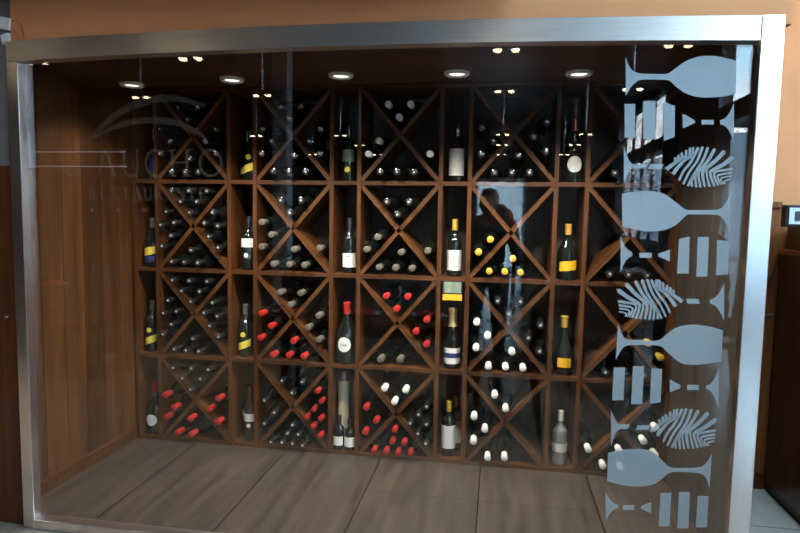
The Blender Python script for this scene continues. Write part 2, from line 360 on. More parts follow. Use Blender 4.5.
def patch(r, z0, z1, half, shape='rect', slant=0, roll=0, t=.0012, n=12):
    """a paper label bent round a bottle of radius r, its middle facing -y"""
    bm = bmesh.new(); A, Bv = [], []
    for i in range(n+1):
        s = -1+2*i/n; a = -PI/2+roll+s*half
        if shape == 'oval': hh = math.sqrt(max(1-s*s, .0025))*(z1-z0)/2; lo, hi = (z0+z1)/2-hh, (z0+z1)/2+hh
        else: lo, hi = z0+slant*s, z1+slant*s
        for rr, Lst in ((r+.0002, A), (r+.0002+t, Bv)):
            Lst.append([bm.verts.new((rr*math.cos(a), rr*math.sin(a), z)) for z in (lo, hi)])
    for i in range(n):
        for Q in (A, Bv): bm.faces.new((Q[i][0], Q[i+1][0], Q[i+1][1], Q[i][1]))
        for k in (0, 1): bm.faces.new((A[i][k], A[i+1][k], Bv[i+1][k], Bv[i][k]))
    for i in (0, n): bm.faces.new((A[i][0], A[i][1], Bv[i][1], Bv[i][0]))
    return mesh(bm, True)
LABELS = {}
def add_bottle(loc, rot, r, h, style, glass, cap, label, cat='bottle', group=None, labels=(), name='wine_bottle'):
    body, cm = kind(r, h, style)
    o = link(name, variant(body, glass)); o.location = loc; o.rotation_euler = rot
    tag(o, label, cat, group)
    link('capsule', variant(cm, cap), None, o)
    if cap == 'cap_dark' and abs(rot[0]) > 1:  # lying dark bottles get a pale tip disc that imitates a glint
        k = ('disc', h)
        if k not in LABELS: LABELS[k] = mesh(lathe([(0, h+.0016), (.0075, h+.0016), (.0068, h+.003), (0, h+.0034)], 12), True); LABELS[k].materials.append(MT['tin'])
        link('glint_disc', LABELS[k], None, o)
    for lk in labels:
        mat, args = lk
        key = (mat, r, args)
        if key not in LABELS:
            a = dict(args); nm = a.pop('name', 'label'); me = patch(r, **a); me.materials.append(MT[mat]); LABELS[key] = (me, nm)
        me, nm = LABELS[key]; link(nm, me, None, o)
    return o
def LB(mat, **k): return (mat, tuple(sorted(k.items())))

def pack(poly, r, n, zmax):
    """settle n circles of radius r one by one, each at the lowest free place inside a convex polygon (counter-clockwise)"""
    lines = []
    for (x0, y0), (x1, y1) in zip(poly, poly[1:]+poly[:1]):
        L = math.hypot(x1-x0, y1-y0); nx, ny = -(y1-y0)/L, (x1-x0)/L
        lines.append((nx, ny, nx*x0+ny*y0+r))
    done = []
    ok = lambda p: all(a*p[0]+b*p[1] >= c-1e-6 for a, b, c in lines) and all((p[0]-q[0])**2+(p[1]-q[1])**2 >= 4*r*r-1e-7 for q in done)
    while len(done) < n:
        cand = []
        for i in range(len(lines)):
            for j in range(i):
                a, b, c = lines[i]; d, e, f = lines[j]; D = a*e-b*d
                if abs(D) > 1e-6: cand.append(((c*e-b*f)/D, (a*f-c*d)/D))
        for a, b, c in lines:
            for q in done:
                s = a*q[0]+b*q[1]-c
                if abs(s) < 2*r:
                    t = math.sqrt(4*r*r-s*s); fx, fy = q[0]-a*s, q[1]-b*s
                    cand += [(fx-b*t, fy+a*t), (fx+b*t, fy-a*t)]
        for i, p in enumerate(done):
            for q in done[:i]:
                dx, dy = q[0]-p[0], q[1]-p[1]; d = math.hypot(dx, dy)
                if 1e-6 < d < 4*r:
                    t = math.sqrt(4*r*r-d*d/4); mx, my = (p[0]+q[0])/2, (p[1]+q[1])/2
                    cand += [(mx-dy/d*t, my+dx/d*t), (mx+dy/d*t, my-dx/d*t)]
        cand = [p for p in cand if ok(p) and p[1] <= zmax]
        if not cand: break
        done.append(min(cand, key=lambda p: (round(p[1], 4), p[0])))
    return done
ORD = ['first', 'second', 'third', 'fourth', 'fifth', 'sixth', 'seventh', 'eighth', 'ninth']
ROWN = {3: 'top', 2: 'second', 1: 'third', 0: 'bottom'}
BINN = {'T': 'upper', 'B': 'lower', 'L': 'wall-side', 'R': 'decal-side'}
CAPN = {'cap_red': 'red-capped', 'cap_dark': 'dark-necked', 'cap_white': 'white-capped', 'cap_gold': 'yellow-capped', 'cap_cork': 'grey-ended'}
def fill(c, rowtop, bin_, n, r=.047, cap='cap_dark', glass='bottle', style='burgundy', h=.34, out=.045, lab=0):
    row = 4-rowtop; x0 = RX0+c*PER; z0 = row*RH; e = T/2+.001
    x1, z1 = x0+WID, z0+RH; m = (x0+WID/2, z0+RH/2)
    tri = {'T': [(x0, z1), m, (x1, z1)], 'B': [(x0, z0), (x1, z0), m], 'L': [(x0, z0), m, (x0, z1)], 'R': [(x1, z0), (x1, z1), m]}[bin_]
    # boards have thickness: shrink by growing the circles' clearance to the walls
    cx = sum(p[0] for p in tri)/3; cz = sum(p[1] for p in tri)/3
    lines = []
    for (ax, ay), (bx, by) in zip(tri, tri[1:]+tri[:1]):
        L = math.hypot(bx-ax, by-ay); nx, ny = -(by-ay)/L, (bx-ax)/L; ee = e+(.012 if row == 0 and bin_ == 'B' and abs(ny) > .99 else 0)
        lines.append((nx, ny, nx*ax+ny*ay+ee))
    poly = []
    for i in range(3):
        a, b, c1 = lines[i-1]; d, f, c2 = lines[i]; D = a*f-b*d; poly.append(((c1*f-b*c2)/D, (a*c2-c1*d)/D))
    P = pack(poly, r+.0017, n, z1)
    layers = []
    for p in sorted(P, key=lambda p: p[1]):
        for Ly in layers:
            if abs(Ly[0][1]-p[1]) < r*.75: Ly.append(p); break
        else: layers.append([p])
    for li, Ly in enumerate(layers):
        for k, p in enumerate(sorted(Ly)):
            ly = ('bottom', 'second', 'third', 'fourth', 'fifth', 'sixth', 'seventh')[li]
            where = f'{BINN[bin_]} wedge, {ROWN[row]} row, {ORD[c]} X-crate from wood wall'
            if len(P) == 1: lb = f'{CAPN[cap]} bottle lying alone in {where}'
            elif len(Ly) == 1: lb = f'{CAPN[cap]} bottle alone in {ly} layer, {where}'
            else: lb = f'{CAPN[cap]} bottle, {ORD[k]} of {ly} layer, {where}'
            ls = ()
            if lab and random.random() < lab: ls = (LB('paper', z0=h*.14, z1=h*.38, half=1.25),)
            jy = random.uniform(-.012, .012)
            o = add_bottle((p[0], min(RD-out+h+jy, RB-.004), p[1]), (PI/2, 0, 0), r, h, style, glass, cap, lb, 'bottle',
                           f'bottles in the {BINN[bin_]} wedge, {ROWN[row]} row, {ORD[c]} crate', ls)
            o.rotation_euler = Matrix.Rotation(PI/2, 3, 'X').__matmul__(Matrix.Rotation(random.uniform(-1.5, 1.5) if ls else random.uniform(0, 6.28), 3, 'Z')).to_euler()
BZ = dict(h=.34)
# crate column 1 (nearest the wooden wall)
fill(0, 1, 'T', 3); fill(0, 1, 'L', 4); fill(0, 1, 'R', 5); fill(0, 1, 'B', 6, r=.042, style='bordeaux')
for row in (2, 3):
    for b in 'TLRB': fill(0, row, b, 9, r=.042, style='bordeaux', lab=.3)
fill(0, 4, 'T', 9, r=.042, style='bordeaux'); fill(0, 4, 'L', 4, cap='cap_red', out=.05, lab=.5); fill(0, 4, 'R', 3, cap='cap_red', out=.05, lab=.5); fill(0, 4, 'B', 6, cap='cap_red', out=.05, lab=.3)
# column 2
fill(1, 1, 'T', 3); fill(1, 1, 'L', 4); fill(1, 1, 'R', 5, lab=.4); fill(1, 1, 'B', 5)
fill(1, 2, 'T', 5, lab=.3); fill(1, 2, 'L', 6, cap='cap_cork', lab=.4); fill(1, 2, 'R', 1, cap='cap_cork', lab=1); fill(1, 2, 'B', 4, cap='cap_cork', lab=.5)
fill(1, 3, 'T', 4, cap='cap_cork', lab=.5); fill(1, 3, 'L', 5, cap='cap_red', out=.06); fill(1, 3, 'R', 5, cap='cap_cork', lab=.4); fill(1, 3, 'B', 5, cap='cap_red', out=.06)
fill(1, 4, 'T', 6, lab=.5, out=.0); fill(1, 4, 'L', 5, lab=.5, out=.0); fill(1, 4, 'B', 14, r=.033, style='bordeaux', h=.3); fill(1, 4, 'R', 11, r=.033, style='bordeaux', h=.3, cap='cap_red', lab=.3)
# column 3
fill(2, 1, 'T', 3, cap='cap_white'); fill(2, 1, 'L', 2, cap='cap_white'); fill(2, 1, 'R', 1, cap='cap_white'); fill(2, 1, 'B', 3, lab=.5)
fill(2, 2, 'T', 6, lab=.4); fill(2, 2, 'L', 2, cap='cap_cork', lab=1); fill(2, 2, 'R', 1, cap='cap_cork'); fill(2, 2, 'B', 5, cap='cap_cork', lab=.6)
fill(2, 3, 'T', 3, cap='cap_red', out=.03, lab=.5); fill(2, 3, 'R', 5, cap='cap_red', out=.03); fill(2, 3, 'B', 3, r=.055, cap='cap_cork', lab=.7, h=.36)
fill(2, 4, 'T', 4, cap='cap_white', lab=.5); fill(2, 4, 'L', 3, cap='cap_red', out=.03); fill(2, 4, 'B', 10, r=.035, style='bordeaux', h=.3, cap='cap_red'); fill(2, 4, 'R', 9, r=.035, style='bordeaux', h=.3, glass='bottle')
# column 4
fill(3, 1, 'L', 3); fill(3, 1, 'R', 4, r=.052, lab=.6); fill(3, 1, 'B', 5)
fill(3, 2, 'L', 2, cap='cap_gold'); fill(3, 2, 'B', 5, r=.042, cap='cap_gold')
fill(3, 3, 'T', 6); fill(3, 3, 'L', 3, cap='cap_white'); fill(3, 3, 'R', 5); fill(3, 3, 'B', 4, cap='cap_white')
fill(3, 4, 'T', 2, cap='cap_white'); fill(3, 4, 'L', 3, cap='cap_white'); fill(3, 4, 'B', 2, cap='cap_white')
# column 5, behind the frosted decals
fill(4, 1, 'B', 3); fill(4, 2, 'B', 3); fill(4, 3, 'R', 2, cap='cap_gold'); fill(4, 3, 'B', 3)
fill(4, 4, 'L', 1, cap='cap_white'); fill(4, 4, 'R', 3, cap='cap_white'); fill(4, 4, 'B', 3, cap='cap_white')

# standing bottles in the narrow bays: x, dy, bottle
def bay(k): return ups[0] if k == 0 else RX0+(k-1)*PER+WID
def stand(b, rowtop, dx, dy, r, h, style, glass, cap, label, labels=(), cat='bottle', name='wine_bottle', lift=0):
    x0 = (ups[2*b]+ups[2*b+1])/2 if b < 5 else 0
    z = (4-rowtop)*RH+T/2+(.012 if rowtop == 4 else 0)+.001
    return add_bottle((x0+dx, RD+.08+dy, z+lift), (0, 0, 0), r, h, style, glass, cap, label, cat, None, labels, name)
st = stand
yel = (LB('yellow', z0=.052, z1=.098, half=1.15, slant=.018), LB('yellow', z0=.125, z1=.158, half=.38, shape='oval', name='seal'))
st(0, 1, .02, .02, .043, .32, 'bordeaux', 'bottle', 'cap_white', 'dark bottle with pale cap standing against the wood wall, top row', (LB('blue', z0=.05, z1=.13, half=.9),))
st(0, 2, .0, .0, .052, .31, 'burgundy', 'bottle', 'cap_cork', 'dark bottle with yellow and blue label standing beside the wood wall, second row',
   (LB('yellow', z0=.075, z1=.125, half=1.1, slant=.012), LB('blue', z0=.03, z1=.068, half=1.1, slant=.012)))
st(0, 3, -.015, .0, .044, .33, 'bordeaux', 'bottle', 'cap_cork', 'dark bottle with slanted yellow label beside the wood wall, third row', yel)
st(0, 3, .032, .075, .032, .30, 'bordeaux', 'bottle', 'cap_dark', 'slim dark bottle behind the yellow-labelled bottle beside the wood wall, third row', (LB('cream', z0=.06, z1=.11, half=1.1, name='label'),))
st(0, 4, .0, .0, .063, .33, 'burgundy', 'bottle', 'cap_red', 'fat red-capped bottle with white oval label standing on floor-level shelf by wood wall', (LB('paper', z0=.055, z1=.13, half=.62, shape='oval'),))
st(1, 1, .026, .0, .044, .32, 'bordeaux', 'bottle', 'cap_dark', 'dark bottle with slanted yellow label in top row of the second narrow bay', yel)
st(1, 1, -.03, .075, .04, .31, 'bordeaux', 'bottle', 'cap_dark', 'dark yellow-labelled bottle tucked behind another in top row, second narrow bay', (LB('yellow', z0=.05, z1=.09, half=1.1, slant=.015),))
st(1, 2, .01, .0, .047, .33, 'bordeaux', 'bottle', 'cap_dark', 'dark bottle with broad white shoulder label and small seal, second row', (LB('paper', z0=.14, z1=.195, half=1.3), LB('paper', z0=.075, z1=.105, half=.3, shape='oval', name='seal')))
st(1, 2, .028, .09, .042, .33, 'bordeaux', 'bottle', 'cap_dark', 'dark bottle with long cream label behind the white-banded bottle, second row', (LB('cream', z0=.05, z1=.17, half=1.1),))
st(1, 2, -.034, .17, .036, .36, 'bordeaux', 'bottle', 'cap_dark', 'tall plain dark bottle standing behind the white-banded bottle, second row', ())
st(1, 3, -.015, .0, .044, .33, 'bordeaux', 'bottle', 'cap_cork', 'dark bottle with slanted yellow label in third row of the second narrow bay', yel)
st(1, 3, .024, .1, .046, .40, 'burgundy', 'bottle', 'cap_dark', 'tall plain dark bottle behind the yellow-labelled one, third row, second narrow bay', ())
st(1, 4, .02, .0, .045, .34, 'bordeaux', 'bottle', 'cap_dark', 'dark bottle with white label and round seal at bottom of second narrow bay', (LB('paper', z0=.125, z1=.175, half=1.2), LB('paper', z0=.085, z1=.113, half=.3, shape='oval', name='seal')))
st(1, 4, -.03, .08, .04, .33, 'bordeaux', 'bottle', 'cap_dark', 'dark bottle with pale label beside the round-sealed bottle, bottom of second narrow bay', (LB('cream', z0=.13, z1=.17, half=1.2),))
st(2, 1, .0, .0, .040, .33, 'bordeaux', 'bottle', 'cap_dark', 'dark bottle with pale bands and yellow seal, top row, third narrow bay', (LB('green', z0=.115, z1=.185, half=1.2), LB('yellow', z0=.05, z1=.085, half=.42, shape='oval', name='seal')))
st(2, 2, .01, .0, .042, .33, 'bordeaux', 'bottle', 'cap_dark', 'dark bottle with square white label, second row, third narrow bay', (LB('paper', z0=.035, z1=.12, half=1.3), LB('ink', z0=.098, z1=.103, half=.35, t=.0018, name='print')))
st(2, 3, .0, -.01, .0695, .37, 'burgundy', 'bottle', 'cap_red', 'fat red-capped bottle with round white label in third row among the crates', (LB('paper', z0=.075, z1=.165, half=.6, shape='oval'), LB('ink', z0=.115, z1=.12, half=.3, t=.0018, name='print')))
st(2, 4, -.0355, -.045, .034, .21, 'bordeaux', 'bottle', 'cap_dark', 'small dark bottle with white label nearer the wall in front of cream tubes', (LB('paper', z0=.03, z1=.085, half=1.0),))
st(2, 4, .0355, -.045, .034, .19, 'bordeaux', 'bottle', 'cap_dark', 'shorter small dark bottle with white label in front of cream tubes', (LB('paper', z0=.025, z1=.085, half=1.1),))
for dx, dy, h, lb in ((-.03, .045, .47, 'tall cream carton tube behind two small bottles, the more visible one'), (.03, .13, .46, 'cream carton tube beside the other tube, partly hidden by small bottles')):
    x0 = (ups[4]+ups[5])/2
    t = thing('bottle_tube', lb, 'tube', (x0+dx, RD+.08+dy, T/2+.013)); obj('tube_body', lathe([(0, 0), (.038, 0), (.038, h-.06), (0, h-.06)], 20), 'cream', t, True)
    obj('tube_lid', lathe([(0, h-.06), (.0395, h-.06), (.0395, h), (0, h)], 20), 'cap_dark', t, True)
st(3, 1, .0, .0, .044, .33, 'bordeaux', 'bottle', 'cap_dark', 'dark bottle with tall plain white label in the top row', (LB('paper', z0=.035, z1=.19, half=1.35),))
st(3, 2, .0, .0, .042, .335, 'bordeaux', 'bottle', 'cap_gold', 'yellow-capped bottle with white label in second row', (LB('paper', z0=.035, z1=.155, half=1.35), LB('ink', z0=.1, z1=.104, half=.3, t=.0018, name='print'), LB('ink', z0=.06, z1=.062, half=.5, t=.0018, name='print')))
st(3, 3, .0, .0, .048, .36, 'champagne', 'bottle', 'foil', 'champagne bottle with gold foil neck and white and navy label', (LB('paper', z0=.03, z1=.065, half=1.4), LB('blue', z0=.065, z1=.095, half=1.4), LB('paper', z0=.095, z1=.125, half=1.4)), name='champagne_bottle')
st(3, 4, -.01, .0, .044, .335, 'bordeaux', 'bottle', 'cap_gold', 'yellow-capped bottle with large white label on the bottom shelf', (LB('paper', z0=.05, z1=.19, half=1.35),))
st(3, 4, .027, .1, .042, .335, 'bordeaux', 'bottle', 'cap_gold', 'yellow-capped bottle behind the large white label on the bottom shelf', (LB('paper', z0=.05, z1=.19, half=1.0),))
st(4, 1, .014, .0, .056, .36, 'burgundy', 'bottle', 'cap_red', 'red-capped bottle with round white label in top row, last narrow bay', (LB('paper', z0=.055, z1=.145, half=.75, shape='oval'),))
st(4, 1, -.036, .09, .034, .31, 'bordeaux', 'bottle_brown', 'cap_dark', 'slim brown bottle behind the red-capped one, top row, last narrow bay', ())
st(4, 2, .0, .0, .058, .32, 'burgundy', 'bottle', 'cap_amber', 'dark bottle with orange label and amber capsule in second row', (LB('yorange', z0=.055, z1=.11, half=.9, slant=.006),))
st(4, 3, -.0, .0, .066, .34, 'flask', 'bottle', 'cap_gold', 'round-bodied flask bottle with yellow label and yellow cap', (LB('yorange', z0=.05, z1=.105, half=.6),))
st(4, 4, .0, -.0, .042, .32, 'bordeaux', 'bottle_clear', 'cap_white', 'clear glass bottle with white label on the bottom shelf', (LB('paper', z0=.08, z1=.13, half=1.4),))
# framed card on the shelf edge
cx = (ups[6]+ups[7])/2; card = thing('shelf_card', 'small framed green picture card hanging on the front edge of the shelf', 'card', (cx+.0, RD-.004, 3*RH/3*2))
obj('card_frame', B(-.058, .058, -.008, .0, -.125, -.008, bev=.002), 'black', card)
obj('picture', B(-.050, .050, -.0095, -.008, -.078, -.014), 'green', card); obj('name_strip', B(-.056, .056, -.011, -.008, -.121, -.086), 'yorange', card)

# cellar downlights
for i, (u, v) in enumerate(((132, 85), (232, 80), (341, 76), (457, 74), (579, 74))):
    d = fw+rt*((u-400)/FPX)+up*((266.5-v)/FPX); p = CAM+d*((CEIL-.008-CAM.z)/d.z)
    t = thing('downlight', f'round recessed downlight in the cellar ceiling, {ORD[i]} from the wood wall', 'light', (p.x, p.y, CEIL), 0, 'cellar downlights')
    obj('trim_ring', lathe([(.038, -.001), (.062, -.001), (.060, -.012), (.052, -.016), (.038, -.010), (.038, -.001)], 24, closed=False), 'trimw', t, True)
    obj('lamp', lathe([(0, -.004), (.037, -.004), (.037, -.008), (0, -.008)], 20), 'glow', t)
    l = bpy.data.lights.new('downlight_spot', 'SPOT'); l.energy = 105 if i else 24; l.spot_size = math.radians(132); l.spot_blend = .9; l.color = (1, .93, .82); l.shadow_soft_size = .035
    lo = bpy.data.objects.new('downlight_spot', l); COL.objects.link(lo); lo.location = (p.x, p.y, CEIL-.03)

# ------------------------------------------------------------------ frosted decals on the pane
DY0, DY1 = -.0025, -.0005
def P2(u, v): p = aty(u, v, 0); return (p.x, p.z)
def poly(bm, pts): return plate(bm, [P2(*p) for p in pts], DY0, DY1)
def smooth_closed(pts, n=4):
    out = []
    for i in range(len(pts)):
        p0, p1, p2, p3 = pts[i-1], pts[i], pts[(i+1) % len(pts)], pts[(i+2) % len(pts)]
        if len(p1) > 2: out.append(p1[:2])
        if len(p1) > 2 and len(p2) > 2: continue
        for k in range(0 if len(p1) == 2 else 1, n):
            t = k/n; q = []
            for d in (0, 1):
                m1 = (p2[d]-p0[d])/2 if len(p1) == 2 else (p2[d]-p1[d])*.8; m2 = (p3[d]-p1[d])/2 if len(p2) == 2 else (p2[d]-p1[d])*.8
                q.append((2*t**3-3*t*t+1)*p1[d]+(t**3-2*t*t+t)*m1+(-2*t**3+3*t*t)*p2[d]+(t**3-t*t)*m2)
            out.append(tuple(q))
    return out
gob = [
 ('frosted wine glass decal on its side, topmost on the pane, bowl towards the post', [(625.5, 57, 1), (628.5, 65), (633, 71), (641, 73.6), (655, 74), (666, 74), (672, 71), (682, 63.5), (692, 58.5), (703, 56), (716, 56.3), (728, 58.8), (736, 61, 1), (735.5, 93.5, 1), (725, 96.3), (711, 97.5), (697, 97), (685, 93), (675, 86), (669, 80.6), (660, 79.8), (641, 80), (634, 84), (629, 90), (625.8, 96, 1)]),
 ('frosted wine glass decal between the two upper leaf decals, its foot towards the post', [(621.8, 194, 1), (634, 191.8), (649.5, 191), (660.8, 193), (667.5, 196), (676.6, 203), (685.5, 209.4), (695, 210), (712, 209.8), (720, 208.5), (726, 202), (730, 194, 1), (729.5, 234, 1), (726, 224), (720, 216), (712, 214.6), (695, 214.5), (686.7, 214.9), (677.7, 223.3), (667.5, 229), (654, 231.4), (640.5, 230.5), (622.3, 226.7, 1)]),
 ('frosted wine glass decal on its side at table height below the second leaf decal', [(618, 323.5, 1), (621.4, 332.5), (626, 339), (640, 340), (658, 340.4), (667.5, 333.6), (676.6, 327.6), (687.8, 324.9), (699, 325), (712.6, 327.3), (722.7, 330.3, 1), (721, 361.3, 1), (708, 363.4), (694.6, 364.5), (683, 363.6), (675.5, 359.5), (667.5, 352.3), (659.7, 346), (645, 345), (631.5, 345), (624.8, 346.3), (620, 351.7), (615.8, 359.5, 1)]),
 ('frosted wine glass decal on its side, lowest on the pane, above the cellar floor', [(608, 453, 1), (619.3, 450.2), (635, 449), (646.3, 449.7), (655.3, 453.5), (664.3, 462.5), (671, 467.5), (684, 468), (696, 467.7), (702.6, 466), (708.2, 460.3), (711.6, 453.5, 1), (709.4, 489, 1), (706, 478.3), (700.4, 473.4), (686.8, 471.8), (671, 472), (662, 478.3), (653, 484), (637.3, 486.2), (621.5, 484.6), (607, 480.6, 1)])]
for lb, pts in gob:
    tag(obj('wine_glass_decal', poly(bmesh.new(), smooth_closed(pts)), 'frost'), lb, 'decal', 'frosted wine glass decals')
def foot(x, y0, y1, xe, c0, c1):       # concave glass foot: straight edge at x, tapering to xe
    s = 1 if xe > x else -1; w = abs(xe-x); a = [(x, y0)]
    for k in range(1, 6): t = k/5; a.append((x+s*w*t, c0-(c0-y0)*(1-t)**2.2))
    for k in range(5, 0, -1): t = k/5; a.append((x+s*w*t, c1+(y1-c1)*(1-t)**2.2))
    return a+[(x, y1)]
def R4(x0, x1, y0, y1, sl=0): return [(x0+sl, y0), (x1+sl, y0), (x1-sl, y1), (x0-sl, y1)]
forks = [
 ('frosted fork decal with three tines under the topmost wine glass decal', [R4(624.5, 635, 104, 138), R4(643, 655.5, 101, 139), [(664, 102), (674.8, 106), (674.5, 137), (663.6, 141)]], [[(682.6, 114.4), (686, 115.5), (694.6, 120.5), (694.6, 123), (686, 127), (682.6, 128.4)], R4(701.3, 713.5, 120, 124.5), foot(733.8, 103, 142, 720, 120, 124.5)]),
 ('frosted fork decal with three tines near the post above the second leaf decal', [[(679, 239), (689.5, 236.5), (688.5, 273.5), (677, 273.5)], R4(697, 708, 237, 276.5, .8), [(717, 240), (728.5, 241), (727.5, 274.5), (716, 275)]], [foot(620.5, 236, 272, 632, 251.5, 256.5), R4(639.4, 651.8, 252.8, 257.6), [(658.5, 253.5), (669.8, 249.8), (669.8, 261.5), (658.5, 256.5)]]),
 ('frosted fork decal with three tines under the table-height wine glass decal', [R4(613, 624.2, 367.5, 400, .8), R4(632, 643, 366.2, 403.8, 1), [(651.5, 368), (662, 369), (660.5, 402), (649.8, 403.5)]], [[(669.8, 379.4), (680, 385), (680, 388), (669.8, 392)], R4(687, 698.6, 384.8, 389.8), foot(718.5, 368.5, 409, 706, 385.5, 389)]),
 ('frosted fork decal with three tines at the bottom of the pane', [R4(659.5, 670.2, 493, 526, .9), R4(678, 689, 492, 528, .9), R4(696.5, 707.5, 496, 527, .9)], [foot(605.5, 491, 521, 618, 504.5, 508), R4(622.7, 634, 505, 509.5), [(641, 506), (651, 502), (651, 513), (641, 508.5)]])]
for lb, tines, rest in forks:
    t = thing('fork_decal', lb, 'decal', (0, 0, 0), 0, 'frosted fork decals')
    for q in tines: obj('tine', poly(bmesh.new(), q), 'frost', t)
    for q in rest: obj('glass_foot' if len(q) > 6 else 'stem_piece', poly(bmesh.new(), q), 'frost', t)
def stroke(bm, pts, w0, w1):
    n = len(pts); L, Rr = [], []
    for i, p in enumerate(pts):
        a = pts[max(i-1, 0)]; b = pts[min(i+1, n-1)]; dx, dy = b[0]-a[0], b[1]-a[1]; d = math.hypot(dx, dy) or 1; w = (w0+(w1-w0)*i/(n-1))/2
        L.append((p[0]-dy/d*w, p[1]+dx/d*w)); Rr.append((p[0]+dy/d*w, p[1]-dx/d*w))
    tip = pts[-1]; q = pts[-2]; d = math.hypot(tip[0]-q[0], tip[1]-q[1]) or 1
    poly(bm, L+[(tip[0]+(tip[0]-q[0])/d*w1*.4, tip[1]+(tip[1]-q[1])/d*w1*.4)]+Rr[::-1])
RIBS = [([(100, 305), (150, 268), (215, 222), (260, 190)], 36, 22), ([(180, 250), (180, 205)], 20, 22), ([(208, 232), (208, 182)], 20, 22), ([(238, 210), (238, 162)], 20, 22),
        ([(160, 348), (205, 285), (265, 222), (345, 180)], 34, 22), ([(272, 225), (277, 138)], 20, 22), ([(303, 205), (310, 118)], 20, 22), ([(330, 190), (338, 114)], 20, 22),
        ([(213, 405), (250, 325), (310, 250), (345, 190), (382, 116)], 20, 25), ([(250, 438), (300, 335), (368, 240), (398, 170), (420, 110)], 18, 25),
        ([(290, 455), (325, 385), (378, 300), (430, 215), (466, 116)], 20, 26), ([(328, 460), (325, 398), (378, 338), (465, 235), (527, 128)], 20, 30),
        ([(365, 465), (358, 380), (374, 345)], 20, 15), ([(403, 465), (385, 365), (392, 332)], 20, 15),
        ([(443, 460), (424, 375), (432, 318), (530, 235), (612, 150)], 20, 38), ([(486, 460), (460, 365), (458, 310)], 20, 15),
        ([(526, 455), (490, 350), (505, 318), (600, 265), (684, 205)], 20, 40), ([(560, 448), (524, 365), (535, 328), (620, 312), (682, 302)], 18, 24),
        ([(585, 442), (556, 382), (568, 355), (680, 336)], 16, 18), ([(606, 438), (584, 398), (600, 378), (676, 366)], 14, 15), ([(626, 436), (612, 412), (672, 394)], 12, 14)]
def leaf(bm, fn):
    for pts, w0, w1 in RIBS:
        q = []
        for i in range(len(pts)-1):
            p0, p1, p2, p3 = pts[max(i-1, 0)], pts[i], pts[i+1], pts[min(i+2, len(pts)-1)]
            for k in range(3):
                t = k/3; q.append(fn(*[.5*(2*p1[d]+(p2[d]-p0[d])*t+(2*p0[d]-5*p1[d]+4*p2[d]-p3[d])*t*t+(3*p1[d]-p0[d]-3*p2[d]+p3[d])*t**3) for d in (0, 1)]))
        q.append(fn(*pts[-1])); stroke(bm, q, w0/8.889, w1/8.889)
leaves = [('frosted leaf decal with its tip away from the post, highest of the leaf decals', (lambda X, Y: (655+X/8.889, 135+Y/8.889),), [foot(623.8, 145, 184.5, 633.5, 164, 168), R4(632.6, 645, 164, 168.2, 1), R4(649, 662.5, 164.3, 169, 1.2)]),
          ('frosted leaf decal with its tip towards the post, at eye level of the seated diners', (lambda X, Y: (610+(655-(X-85)*.967)/8.889, 270+(Y-24)/8.889),), [foot(724, 283, 321, 710, 299.5, 303.8), R4(686.6, 699, 298.8, 303.6, -1)]),
          ('frosted leaf decal with its tip away from the post, above the lowest wine glass decal', (lambda X, Y: (639.5+X*.985/8.889, 396.5+Y/8.889),), [foot(611, 409, 446, 620.5, 424.5, 428.8), R4(620.4, 629, 424.3, 428.6, .8), R4(636.5, 649, 425.2, 429.6, 1)])]
for lb, a, rest in leaves:
    t = thing('leaf_decal', lb, 'decal', (0, 0, 0), 0, 'frosted leaf decals')
    bm = bmesh.new(); leaf(bm, *a); obj('ribs', bm, 'frost', t)
    for q in rest: obj('glass_foot' if len(q) > 6 else 'stem_piece', poly(bmesh.new(), q), 'frost', t)

